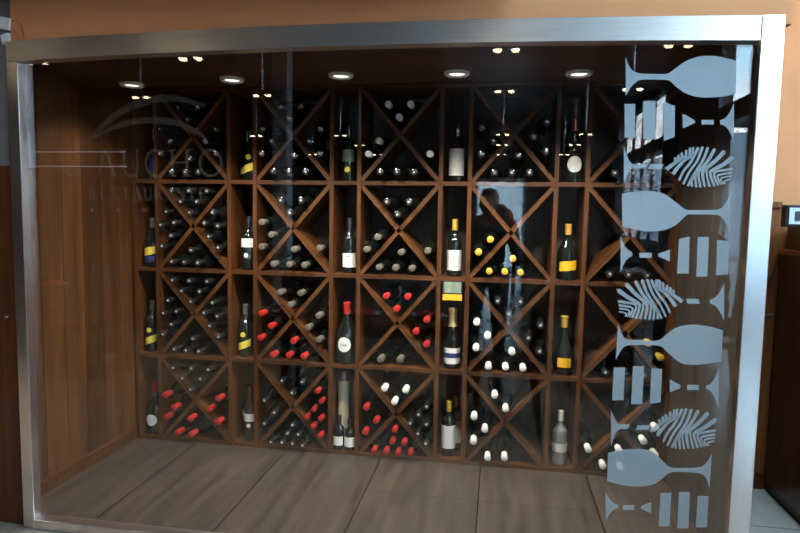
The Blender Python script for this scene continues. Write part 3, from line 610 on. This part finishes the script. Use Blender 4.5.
# ------------------------------------------------------------------ faint lettering GAUCHO RESTAURANTE with its swoosh
SER = .06
def arcpts(cx, cy, rx, ry, a0, a1, n=18): return [(cx+rx*math.cos(math.radians(a0+(a1-a0)*i/n)), cy+ry*math.sin(math.radians(a0+(a1-a0)*i/n))) for i in range(n+1)]
def Ln(x0, y0, x1, y1, w): return ([(x0, y0), (x1, y1)], w)
def Sf(x, y, w=.3): return ([(x-w/2, y), (x+w/2, y)], .035)
GL = {
 'G': (.85, [(arcpts(.45, .5, .40, .48, 42, 325), .085), Ln(.78, .12, .78, .42, .1), Sf(.76, .42, .34)]),
 'A': (.85, [Ln(.08, .02, .42, .98, .045), Ln(.42, .98, .76, .02, .11), Ln(.2, .34, .62, .34, .035), Sf(.08, .02, .22), Sf(.76, .02, .28)]),
 'U': (.8, [Ln(.14, .98, .14, .32, .1), (arcpts(.40, .32, .26, .30, 180, 360), .065), Ln(.66, .32, .66, .98, .045), Sf(.14, .98), Sf(.66, .98, .24)]),
 'C': (.8, [(arcpts(.45, .5, .40, .48, 45, 315), .085), Ln(.73, .98, .73, .7, .035)]),
 'H': (.85, [Ln(.14, .02, .14, .98, .1), Ln(.70, .02, .70, .98, .1), Ln(.14, .52, .70, .52, .04), Sf(.14, .02), Sf(.14, .98), Sf(.70, .02), Sf(.70, .98)]),
 'O': (.95, [(arcpts(.46, .5, .41, .48, 0, 360, 28), .08)]),
 'R': (.8, [Ln(.14, .02, .14, .98, .1), (arcpts(.16, .74, .40, .24, 90, -90), .07), Ln(.36, .5, .76, .02, .1), Sf(.14, .02), Sf(.12, .98, .24)]),
 'E': (.7, [Ln(.14, .02, .14, .98, .1), Ln(.14, .98, .60, .98, .04), Ln(.14, .52, .50, .52, .04), Ln(.14, .02, .62, .02, .04), Ln(.60, .98, .60, .82, .035), Ln(.62, .02, .62, .2, .035)]),
 'S': (.6, [(arcpts(.30, .74, .22, .24, 40, 270), .08), (arcpts(.30, .26, .23, .24, 90, -140), .08)]),
 'T': (.75, [Ln(.36, .02, .36, .98, .1), Ln(.06, .98, .66, .98, .04), Ln(.06, .98, .06, .8, .035), Ln(.66, .98, .66, .8, .035), Sf(.36, .02)]),
 'N': (.85, [Ln(.14, .02, .14, .98, .045), Ln(.14, .98, .70, .02, .11), Ln(.70, .02, .70, .98, .045), Sf(.12, .98, .24), Sf(.14, .02, .24), Sf(.70, .98, .24)])}
def ribbon(bm, pts, w, y0=-.002, y1=-.0006):
    n = len(pts); L, Rr = [], []
    closed = n > 3 and math.hypot(pts[0][0]-pts[-1][0], pts[0][1]-pts[-1][1]) < 1e-6
    for i, p in enumerate(pts):
        a = pts[i-1] if i else (pts[-2] if closed else p); b = pts[i+1] if i < n-1 else (pts[1] if closed else p)
        dx, dz = b[0]-a[0], b[1]-a[1]; d = math.hypot(dx, dz) or 1; ww = w[i] if isinstance(w, list) else w
        L.append((p[0]-dz/d*ww/2, p[1]+dx/d*ww/2)); Rr.append((p[0]+dz/d*ww/2, p[1]-dx/d*ww/2))
    for i in range(n-1): plate(bm, [L[i], L[i+1], Rr[i+1], Rr[i]], y0, y1)
def letters(text, us, v, hpx, wf=1):
    for ch, u in zip(text, us):
        bm = bmesh.new()
        c = P2(u, v); h = abs(P2(u, v-hpx/2)[1]-P2(u, v+hpx/2)[1]); wd, sts = GL[ch]
        for pts, w in sts: ribbon(bm, [(c[0]+(x-wd/2)*h*wf, c[1]+(y-.5)*h) for x, y in pts], w*h)
        obj('letter', bm, 'etch', logo)
logo = thing('glass_lettering', 'faint etched restaurant lettering under two curved swooshes on the pane near the wood wall', 'lettering', (0, 0, 0))
letters('GAUCHO', (71, 106, 131, 155, 180, 211), 163, 27, 1.05)
letters('RESTAURANTE', [93+11*i for i in range(11)], 194, 12.5, 1.0)
def sw(pts, w):
    bm = bmesh.new(); q = []
    for i in range(len(pts)-1):
        p0, p1, p2, p3 = pts[max(i-1, 0)], pts[i], pts[i+1], pts[min(i+2, len(pts)-1)]
        for k in range(6):
            t = k/6; q.append(tuple(.5*(2*p1[d]+(p2[d]-p0[d])*t+(2*p0[d]-5*p1[d]+4*p2[d]-p3[d])*t*t+(3*p1[d]-p0[d]-3*p2[d]+p3[d])*t**3) for d in (0, 1)))
    q.append(pts[-1]); n = len(q); ribbon(bm, [P2(*p) for p in q], [.004+w*math.sin(PI*min(1, (i+.5)/n))**.8 for i in range(n)]); return bm
obj('swoosh', sw([(90, 140), (108, 121), (132, 106), (156, 99), (180, 99), (205, 106)], .03), 'etch', logo)
obj('swoosh', sw([(92, 139), (115, 127), (140, 121), (165, 121), (188, 127), (206, 138)], .024), 'etch', logo)
for u in (92, 118, 145):
    c = P2(u, 210); obj('dot', plate(bmesh.new(), [(c[0]+.009*math.cos(k*PI/6), c[1]+.009*math.sin(k*PI/6)) for k in range(12)], -.002, -.0006), 'etch', logo)

# ------------------------------------------------------------------ beside the frame
dr = bpy.data.objects.new('door_1', None); COL.objects.link(dr); dr['kind'] = 'structure'
obj('door_leaf', B(-.999, -.045, -.005, .035, .0, 1.664, bev=.004), 'dkwood', dr)
p = aty(8, 315, -.02); obj('door_knob', lathe([(0, 0), (.006, 0), (.006, .012), (.013, .018), (.012, .026), (0, .03)], 16), 'chrome', dr, True).matrix_local = Matrix.Translation((p.x, -.005, p.z)) @ Matrix.Rotation(PI/2, 4, 'X')
p = aty(3, 23, -.01)
sb = thing('sensor_box', 'small pale blue alarm box with red wires hanging at the frame corner', 'sensor', (p.x, .018, p.z))
o = obj('case', B(-.03, .03, -.03, 0, -.026, .026, bev=.004), 'boxw', sb); o.rotation_euler = (0, .2, 0)
o = obj('terminal', B(-.034, .010, -.026, 0, -.085, -.042, bev=.006), 'boxw', sb); o.rotation_euler = (0, -.25, 0)
e = aty(23, 42, -.03)
def wire(zs):
    pts = []
    a = Vector((.028, -.015, zs[0])); c = Vector((e.x-p.x+zs[2], -.045, e.z-p.z+.0)); m = Vector(((a.x+c.x)/2+zs[1], -.05, max(a.z, c.z)+zs[1]*.6))
    for k in range(9): t = k/8; pts.append(a*(1-t)**2+m*2*t*(1-t)+c*t*t)
    return tube(bmesh.new(), pts, .0016, 6)
obj('wire', wire((.005, .04, .004)), 'wire', sb); obj('wire', wire((-.02, -.005, -.006)), 'wire', sb)
# wooden sideboard in the alcove with a small picture box on it
cb = thing('sideboard', 'dark red wooden cabinet standing in the alcove beside the steel post', 'cabinet', (3.56, .0, 0))
obj('body', B(0, .55, .6, 1.07, .06, 1.30, bev=.004), 'dkwood', cb); obj('plinth', B(.02, .54, .61, 1.07, 0, .06), 'black', cb); obj('upper_shelf', B(.025, .55, .62, 1.07, 1.32, 1.445, bev=.004), 'dkwood', cb)
obj('counter_top', B(-.015, .56, .58, 1.075, 1.30, 1.325, bev=.004), 'wainscot', cb)
p = aty(793, 215, .75)
pf = thing('picture_box', 'small black framed box with white printed face on the cabinet', 'picture', (p.x+.01, .75, 1.446))
obj('frame', B(-.05, .07, -.02, .03, 0, .105, bev=.004), 'black', pf); obj('face', B(-.036, .058, -.024, -.02, .014, .092), 'boxw', pf); obj('print', B(-.012, .02, -.026, -.024, .03, .075), 'ink', pf)
cbl = tube(bmesh.new(), [Vector((3.55, 1.078, 1.25)), Vector((3.52, 1.07, 1.16)), Vector((3.48, 1.072, 1.05)), Vector((3.475, 1.08, .99)), Vector((3.51, 1.08, .965)), Vector((3.552, 1.08, .98))], .004, 6)
tag(obj('cable', cbl, 'black'), 'thin black cable loop hanging on the wood panelling beside the cabinet', 'cable')

# ------------------------------------------------------------------ restaurant behind the camera
def copytree(o, **kw):
    c = o.copy(); COL.objects.link(c)
    for ch in list(o.children):
        d = ch.copy(); COL.objects.link(d); d.parent = c
        for g in list(ch.children):
            e2 = g.copy(); COL.objects.link(e2); e2.parent = d
    return c
# pendants
pend0 = None
rows = [-1.84, -3.2, -6.1, -7.3, -8.8]; cols = [-1.47, -.2, 2.1, 3.2]
PN = {-1.84: 'closest to the glass', -3.2: 'second from the glass', -6.1: 'third from the glass', -7.3: 'fourth from the glass', -8.8: 'farthest from the glass'}
CN = {-1.47: 'first', -.2: 'second', 2.1: 'third', 3.2: 'fourth'}
for y in rows:
    for x in cols:
        if pend0 is None:
            t = pend0 = thing('pendant_lamp', '', 'lamp', (0, 0, 0))
            obj('rod', tube(bmesh.new(), [(0, 0, .04), (0, 0, 1.38)], .011, 12), 'rod', t)
            obj('ceiling_cup', lathe([(0, 1.37), (.05, 1.37), (.05, 1.4), (0, 1.4)], 16), 'rod', t)
            obj('bar', B(-.24, .24, -.04, .04, 0, .04, bev=.01), 'black', t)
            for s in (-1, 1): obj('spot', lathe([(0, -.012), (.024, -.012), (.03, .0), (0, .001)], 16), 'spotglow', t, False, (s*.06, 0, 0))
        else: t = copytree(pend0)
        if y > -7:
            l = bpy.data.lights.new('pendant_spot', 'SPOT'); l.energy = 140 if x < 0 else 130 if x < 3 else 45; l.spot_size = math.radians(80); l.spot_blend = .8; l.color = (1, .84, .62); l.shadow_soft_size = .04
            lo = bpy.data.objects.new('pendant_spot', l); COL.objects.link(lo); lo.location = (x, y, 2.57)
        t.location = (x, y, 2.6); t['group'] = 'twin-spot pendant lamps'
        t['label'] = f'pendant lamp with twin spots on a bar, {PN[y]}, {CN[x]} line of lamps'
# furniture
def make_chair():
    t = thing('dining_chair', '', 'chair')
    obj('seat', B(-.22, .22, -.22, .22, .43, .47, bev=.012), 'chair', t)
    for sx in (-1, 1):
        obj('leg', tube(bmesh.new(), [(sx*.19, .19, .43), (sx*.2, .205, 0)], [.024, .017], 8), 'chair', t)
        obj('leg', tube(bmesh.new(), [(sx*.19, -.19, .43), (sx*.2, -.24, 0)], [.024, .017], 8), 'chair', t)
        obj('back_post', tube(bmesh.new(), [(sx*.19, -.19, .45), (sx*.19, -.23, .8), (sx*.17, -.26, 1.0)], [.022, .02, .018], 8), 'chair', t)
    bm = bmesh.new(); q = [(-.2, .58), (-.21, .92), (-.15, 1.0), (0, 1.03), (.15, 1.0), (.21, .92), (.2, .58)]
    plate(bm, q, -.25, -.215); obj('backrest', bm, 'chair', t)
    return t
ch0 = make_chair(); first = [True]
def chair(x, y, rz, label):
    t = ch0 if first[0] else copytree(ch0); first[0] = False
    t.location = (x, y, 0); t.rotation_euler = (0, 0, rz); t['label'] = label; t['group'] = 'dark wooden dining chairs'; return t
def table(x, y, w, d, label):
    t = thing('dining_table', label, 'table', (x, y, 0), 0, 'dark wooden dining tables')
    obj('tabletop', B(-w/2, w/2, -d/2, d/2, .715, .75, bev=.006), 'table', t); obj('apron', B(-w/2+.06, w/2-.06, -d/2+.06, d/2-.06, .64, .715), 'table', t)
    for sx in (-1, 1):
        for sy in (-1, 1): obj('leg', B(sx*(w/2-.07)-.03, sx*(w/2-.07)+.03, sy*(d/2-.07)-.03, sy*(d/2-.07)+.03, 0, .64), 'table', t)
    return t
table(1.12, -1.83, 1.5, .68, 'dining table with red napkins standing right behind the glass front')
table(-2.35, -2.9, 1.1, .8, 'dining table with red napkins nearest the wood-panelled end')
table(2.84, -3.45, .9, .7, 'dining table with glasses where the long-haired woman sits')
table(3.6, -6.6, 1.1, .8, 'empty dining table beside the dark wall pier')
table(2.9, -10.5, 1.1, .8, 'far dining table near the bright windows')
table(-1.2, -7.6, 1.1, .8, 'far dining table beyond the pale pillar')
chair(2.16, -1.86, PI/2, 'dark wooden chair at the end of the napkin table, beside the photographer')
chair(-1.52, -2.45, 1.9, 'dark wooden chair beside the napkin table near the wood-panelled end')
chair(-2.5, -2.2, PI, 'dark wooden chair behind the napkin table near the wood-panelled end')
chair(.35, -2.45, .2, 'dark wooden chair on the window-facing side of the napkin table')
chair(2.95, -2.75, PI-.1, 'dark wooden chair with its back to the glass decals')
chair(3.92, -3.0, PI/2, 'dark wooden chair under the long-haired seated woman')
chair(3.3, -5.95, PI, 'dark wooden chair at the empty table by the pier')
chair(3.5, -7.3, 0, 'dark wooden chair behind the empty table by the pier')
chair(2.8, -9.85, PI, 'dark wooden chair at the far table near the bright windows')
chair(-1.2, -6.95, PI, 'dark wooden chair at the far table beyond the pillar')
pl0 = lathe([(0, .003), (.07, 0), (.125, .016), (.127, .019), (.07, .006), (0, .006)], 28); pl0 = mesh(pl0, True); pl0.materials.append(MT['china'])
def napkin(seed):
    bm = bmesh.new(); rr = random.Random(seed); g = 7; V = {}
    for lay in (0, 1):
        for i in range(g):
            for j in range(g):
                x, y = (i/(g-1)-.5)*.17, (j/(g-1)-.5)*.13; V[lay, i, j] = bm.verts.new((x, y, .004+lay*(.012+.006*math.sin(x*40+seed))+.004*rr.random()*lay))
    for i in range(g-1):
        for j in range(g-1):
            for lay in (0, 1): bm.faces.new((V[lay, i, j], V[lay, i+1, j], V[lay, i+1, j+1], V[lay, i, j+1]))
    for i in range(g-1):
        for j in (0, g-1):
            bm.faces.new((V[0, i, j], V[0, i+1, j], V[1, i+1, j], V[1, i, j])); bm.faces.new((V[0, j, i], V[0, j, i+1], V[1, j, i+1], V[1, j, i]))
    return bm
def setting(x, y, i, rz, where):
    o = link('plate', pl0); o.location = (x, y, .7505); tag(o, f'white plate under a red napkin, {where}', 'plate', 'white plates')
    n = obj('napkin', napkin(i), 'red', None, True); n.location = (x, y, .7685); n.rotation_euler = (0, 0, rz); tag(n, f'red folded napkin on a white plate, {where}', 'napkin', 'red napkins')
setting(.62, -1.72, 1, .3, 'wall end of the napkin table'); setting(1.14, -1.80, 2, -.2, 'middle of the napkin table'); setting(1.62, -1.80, 3, .1, 'photographer end of the napkin table')
setting(-2.1, -2.72, 4, .5, 'table nearest the wood-panelled end'); setting(-2.6, -2.95, 5, .2, 'inner place of the table at wood-panelled end')
wg = lathe([(0, .0), (.034, .001), (.033, .004), (.006, .008), (.004, .02), (.004, .085), (.012, .096), (.03, .115), (.037, .145), (.035, .175), (.029, .2)], 24, closed=False)
wg = mesh(wg, True); wg.materials.append(MT['wglass'])
for x, y, lb in ((.85, -1.68, 'beside the wall-end plate'), (.92, -1.95, 'near the edge between two plates'), (1.38, -1.66, 'beside the middle plate'), (1.45, -2.0, 'at the outer edge of the napkin table'), (.55, -2.0, 'at the wall-end corner of the napkin table'),
                 (-2.35, -2.6, 'on the table nearest the wood-panelled end'), (-2.0, -3.0, 'at the corner of the wood-panelled end table'), (-2.7, -2.7, 'inner glass on the wood-panelled end table'),
                 (2.8, -3.25, 'on the table before the chair back'), (3.3, -3.3, 'on the table before the long-haired woman'), (3.0, -3.65, 'far side of the woman\'s table'), (3.5, -6.5, 'on the empty table by the pier'), (3.8, -6.7, 'far side of the table by the pier')):
    o = link('wine_glass', wg); o.location = (x, y, .7505); tag(o, f'clear stemmed wine glass {lb}', 'glass', 'wine glasses')

# ------------------------------------------------------------------ people
def cap(bm, a, b, ra, rb, seg=14):
    a, b = Vector(a), Vector(b); d = (b-a); L = d.length; d.normalize()
    q = Vector((0, 0, 1)).rotation_difference(d).to_matrix().to_4x4(); prof = []
    for k in range(6): t = -PI/2+PI/2*k/5; prof.append((ra*math.cos(t), ra*math.sin(t)))
    for k in range(6): t = PI/2*k/5; prof.append((rb*math.cos(t), L+rb*math.sin(t)))
    prof[0] = (0, -ra); prof[-1] = (0, L+rb)
    t = lathe(prof, seg, closed=False); bmesh.ops.transform(t, matrix=Matrix.Translation(a) @ q, verts=t.verts)
    me = bpy.data.meshes.new('t'); t.to_mesh(me); t.free(); bm.from_mesh(me); bpy.data.meshes.remove(me)
def ell(bm, c, s, rot=None):
    r = bmesh.ops.create_uvsphere(bm, u_segments=18, v_segments=12, radius=1)
    bmesh.ops.transform(bm, matrix=Matrix.Translation(c) @ (rot or Matrix()) @ Matrix.Diagonal((*s, 1)), verts=r['verts'])
def hand(bm, wrist, d, n, curl=.9, side=1):
    """palm, four bent fingers and a thumb; d = pointing direction, n = palm normal"""
    d = Vector(d).normalized(); n = Vector(n).normalized(); s = d.cross(n).normalized()*side; w = Vector(wrist)
    for k in range(4):
        off = (k-1.5)*.019; base = w+d*.085+s*off
        cap(bm, w+d*.02+s*off*.6, base, .014, .0115, 8)
        f = (.038, .043, .041, .032)[k]; p = base; dd = d.copy()
        for j in range(3):
            dd = (Matrix.Rotation(curl*.5, 3, s*side) @ dd) if True else dd
            q = p+dd*f*(1, .68, .5)[j]; cap(bm, p, q, .0095-.001*j, .0088-.001*j, 8); p = q
    b = w+d*.03-s*.03; t1 = b+(d*.6-s*.5+n*.5).normalized()*.038; t2 = t1+(d*.75+n*.55).normalized()*.03
    cap(bm, w+d*.012-s*.012, b, .014, .012, 8); cap(bm, b, t1, .012, .0105, 8); cap(bm, t1, t2, .010, .009, 8)
def head(bm, c, R):
    """skull, jaw, nose, brows, lips, ears; faces +y in its own frame"""
    T4 = Matrix.Translation(c) @ R.to_4x4()
    def e(p, s): ell(bm, T4 @ Vector(p), s, R.to_4x4())
    e((0, -.012, .02), (.074, .094, .092)); e((0, .018, -.045), (.056, .066, .062)); e((0, .045, -.085), (.026, .026, .02))
    e((0, .088, -.018), (.0115, .017, .020)); e((0, .082, .01), (.009, .012, .024)); e((0, .075, .032), (.05, .014, .011))
    e((0, .079, -.052), (.022, .011, .006)); e((0, .077, -.062), (.019, .011, .006))
    for s in (-1, 1): e((s*.076, -.008, -.01), (.009, .02, .03)); e((s*.04, .058, -.025), (.024, .02, .02))
def person(name, label, root, limbs, hd, hands, hairfn, zsplit, rz=0):
    """limbs: (a, b, ra, rb); one fused surface, coloured by region"""
    bm = bmesh.new()
    for l in limbs: (cap if len(l) == 4 else ell)(bm, *l)
    head(bm, *hd)
    for h in hands: hand(bm, *h[:5], **h[5]) if len(h) > 5 else hand(bm, *h)
    me = bpy.data.meshes.new('m'); bm.to_mesh(me); bm.free(); o = bpy.data.objects.new(name, me); COL.objects.link(o)
    md = o.modifiers.new('r', 'REMESH'); md.mode = 'VOXEL'; md.voxel_size = .0075; md.use_smooth_shade = True
    sm = o.modifiers.new('s', 'SMOOTH'); sm.factor = .5; sm.iterations = 3
    bpy.context.view_layer.update(); dg = bpy.context.evaluated_depsgraph_get()
    m2 = bpy.data.meshes.new_from_object(o.evaluated_get(dg)); o.modifiers.clear(); o.data = m2
    for k in ('jacket', 'trousers', 'shoe', 'skin'): m2.materials.append(MT[k])
    wr = [Vector(h[0]) for h in hands]; hc = Vector(hd[0])
    for p in m2.polygons:
        c = p.center; p.use_smooth = True
        if c.z > hc.z-.14 and math.hypot(c.x-hc.x, c.y-hc.y) < (.13 if c.z > hc.z-.09 else .072) and (c-hc).length < .2: p.material_index = 3
        elif any((c-w-Vector(h[1]).normalized()*.07).length < .095 for w, h in zip(wr, hands)): p.material_index = 3
        elif c.z < .085: p.material_index = 2
        elif zsplit(c): p.material_index = 1
        else: p.material_index = 0
    o.location = root; o.rotation_euler = (0, 0, rz); tag(o, label, 'person')
    hb = bmesh.new(); hairfn(hb); hm = bpy.data.meshes.new('m'); hb.to_mesh(hm); hb.free(); h = bpy.data.objects.new('hair', hm); COL.objects.link(h)
    md = h.modifiers.new('r', 'REMESH'); md.mode = 'VOXEL'; md.voxel_size = .008; md.use_smooth_shade = True
    bpy.context.view_layer.update(); hm2 = bpy.data.meshes.new_from_object(h.evaluated_get(bpy.context.evaluated_depsgraph_get())); h.modifiers.clear(); h.data = hm2
    hm2.materials.append(MT['hair']); h.parent = o
    for s in (-1, 1):
        eb = bmesh.new(); ell(eb, Matrix.Translation(hd[0]) @ hd[1].to_4x4() @ Vector((s*.031, .074, .008)), (.0135, .009, .0065), hd[1].to_4x4()); obj('eye', eb, 'china', o, True)
    return o
# the photographer
R0 = Matrix.Rotation(.12, 3, 'X').inverted() @ Matrix.Rotation(-.15, 3, 'Z'); hc = (0.0, .03, 1.50)
limbs = []
for s in (-1, 1):
    limbs += [((s*.095, 0, .90), (s*.11, .02, .5), .092, .062), ((s*.11, .02, .5), (s*.12, -.01, .09), .06, .04), ((s*.12, -.03, .045), (s*.13, .13, .035), .045, .035),
              ((s*.185, -.01, 1.32), (s*.25, .05, 1.05), .058, .046), ((s*.17, -.01, 1.33), (0, 0, 1.36), .06, .06)]
limbs += [((-.25, .05, 1.05), (-.02, .20, 1.335), .045, .03), ((.25, .05, 1.05), (.155, .17, 1.36), .045, .03)]
limbs += [((0, .0, .95), (.155, .105, .12)), ((0, -.005, 1.1), (.15, .10, .16)), ((0, 0, 1.24), (.175, .112, .14)), ((0, 0, 1.34), (0, .02, 1.44), .055, .05)]
def hair_short(b):
    c = Vector(hc); ell(b, c+Vector((0, -.03, .035)), (.082, .095, .088)); ell(b, c+Vector((0, -.055, -.02)), (.075, .065, .08)); ell(b, c+Vector((0, .03, .085)), (.06, .055, .03))
person('person', 'person in dark jacket holding a camera to the face, mirrored in the glass', (2.0, -2.70, 0), limbs, (hc, R0),
       [((-.015, .205, 1.345), (.6, .55, .6), (.5, -.2, .4), .9, -1), ((.16, .175, 1.37), (-.1, .45, .85), (-.8, .3, 0), .9, 1)], hair_short, lambda c: c.z < .84 and abs(c.x) < .24)
dc = thing('photo_camera', 'black camera with red strap tag held by the person in dark jacket', 'camera', (2.083, -2.478, 1.50))
obj('camera_body', B(-.07, .07, -.03, .025, -.05, .045, bev=.01), 'black', dc)
obj('viewfinder_hump', B(-.028, .028, -.03, .02, .04, .07, bev=.008), 'black', dc)
ln = lathe([(0, 0), (.036, 0), (.036, .05), (.033, .052), (.030, .046), (0, .044)], 24); bmesh.ops.rotate(ln, matrix=Matrix.Rotation(-PI/2, 3, 'X'), verts=ln.verts); obj('lens', ln, 'rubber', dc, True, (0, .02, -.003))
obj('strap_tag', tube(bmesh.new(), [(.07, 0, .03), (.1, .01, .0), (.105, .0, -.05), (.1, -.01, -.1)], .012, 8), 'red', dc, True)
[o for o in COL.objects if o.name == 'person'][0].scale = (1, 1, 1.055)
# the seated woman with long hair
hw = (0, .06, 1.24); Rw = Matrix.Rotation(.35, 3, 'Z')
L2 = []
for s in (-1, 1):
    L2 += [((s*.09, .0, .565), (s*.11, .40, .55), .085, .06), ((s*.11, .40, .54), (s*.11, .40, .09), .056, .038), ((s*.11, .38, .045), (s*.12, .52, .035), .042, .032),
           ((s*.165, .0, 1.02), (s*.215, .08, .78), .05, .04), ((s*.215, .08, .78), (s*.14, .30, .81), .038, .027), ((s*.15, 0, 1.03), (0, 0, 1.07), .055, .055)]
L2 += [((0, -.02, .592), (.155, .13, .11)), ((0, -.01, .75), (.135, .1, .16)), ((0, 0, .92), (.155, .11, .15)), ((0, .02, 1.05), (0, .05, 1.16), .046, .044)]
def hair_long(b):
    c = Vector(hw); ell(b, c+Vector((0, -.03, .035)), (.086, .098, .09)); ell(b, c+Vector((0, -.075, -.09)), (.085, .055, .15)); ell(b, c+Vector((0, -.085, -.24)), (.08, .045, .13))
    for s in (-1, 1): ell(b, c+Vector((s*.075, -.01, -.08)), (.026, .05, .12)); ell(b, c+Vector((s*.08, .0, -.2)), (.024, .04, .1))
person('person', 'long-haired person in dark clothes seated at a table, mirrored near the steel post', (3.9, -3.0, .0), L2, (hw, Rw),
       [((-.14, .305, .812), (.3, .9, -.05), (0, 0, -1), .35, 1), ((.14, .305, .812), (-.3, .9, -.05), (0, 0, -1), .35, -1)], hair_long, lambda c: c.z < .6, rz=PI/2)

# ------------------------------------------------------------------ light
w = bpy.data.worlds.new('sky'); S.world = w; w.use_nodes = True; nt = w.node_tree; nt.nodes.clear()
out = N(nt, 'ShaderNodeOutputWorld'); bg = N(nt, 'ShaderNodeBackground'); tc = N(nt, 'ShaderNodeTexCoord')
nz = N(nt, 'ShaderNodeTexNoise'); nz.inputs['Scale'].default_value = 3.2; nz.inputs['Detail'].default_value = 4
nt.links.new(tc.outputs['Generated'], nz.inputs['Vector'])
sp = N(nt, 'ShaderNodeSeparateXYZ'); nt.links.new(tc.outputs['Generated'], sp.inputs[0])
h1 = N(nt, 'ShaderNodeMath', operation='MULTIPLY_ADD'); nt.links.new(nz.outputs[0], h1.inputs[0]); h1.inputs[1].default_value = -.28; nt.links.new(sp.outputs[2], h1.inputs[2])
rp = N(nt, 'ShaderNodeValToRGB'); rp.color_ramp.elements[0].position = .0; rp.color_ramp.elements[1].position = .10
h2 = N(nt, 'ShaderNodeMath', operation='ADD'); nt.links.new(h1.outputs[0], h2.inputs[0]); h2.inputs[1].default_value = .03
rp.color_ramp.elements[0].color = (.92, .97, 1, 1); rp.color_ramp.elements[1].color = (.48, .78, 1.0, 1)
nt.links.new(h2.outputs[0], rp.inputs[0]); nt.links.new(rp.outputs[0], bg.inputs[0]); bg.inputs[1].default_value = 17
nt.links.new(bg.outputs[0], out.inputs[0])
S.view_settings.view_transform = 'Standard'; S.view_settings.look = 'None'; S.view_settings.gamma = 1; S.view_settings.use_curve_mapping = False
S.view_settings.exposure = 0
c = S.cycles; c.max_bounces = 8; c.diffuse_bounces = 4; c.glossy_bounces = 4; c.transparent_max_bounces = 24; c.caustics_reflective = False; c.caustics_refractive = False
c.sample_clamp_indirect = 6; c.use_denoising = True
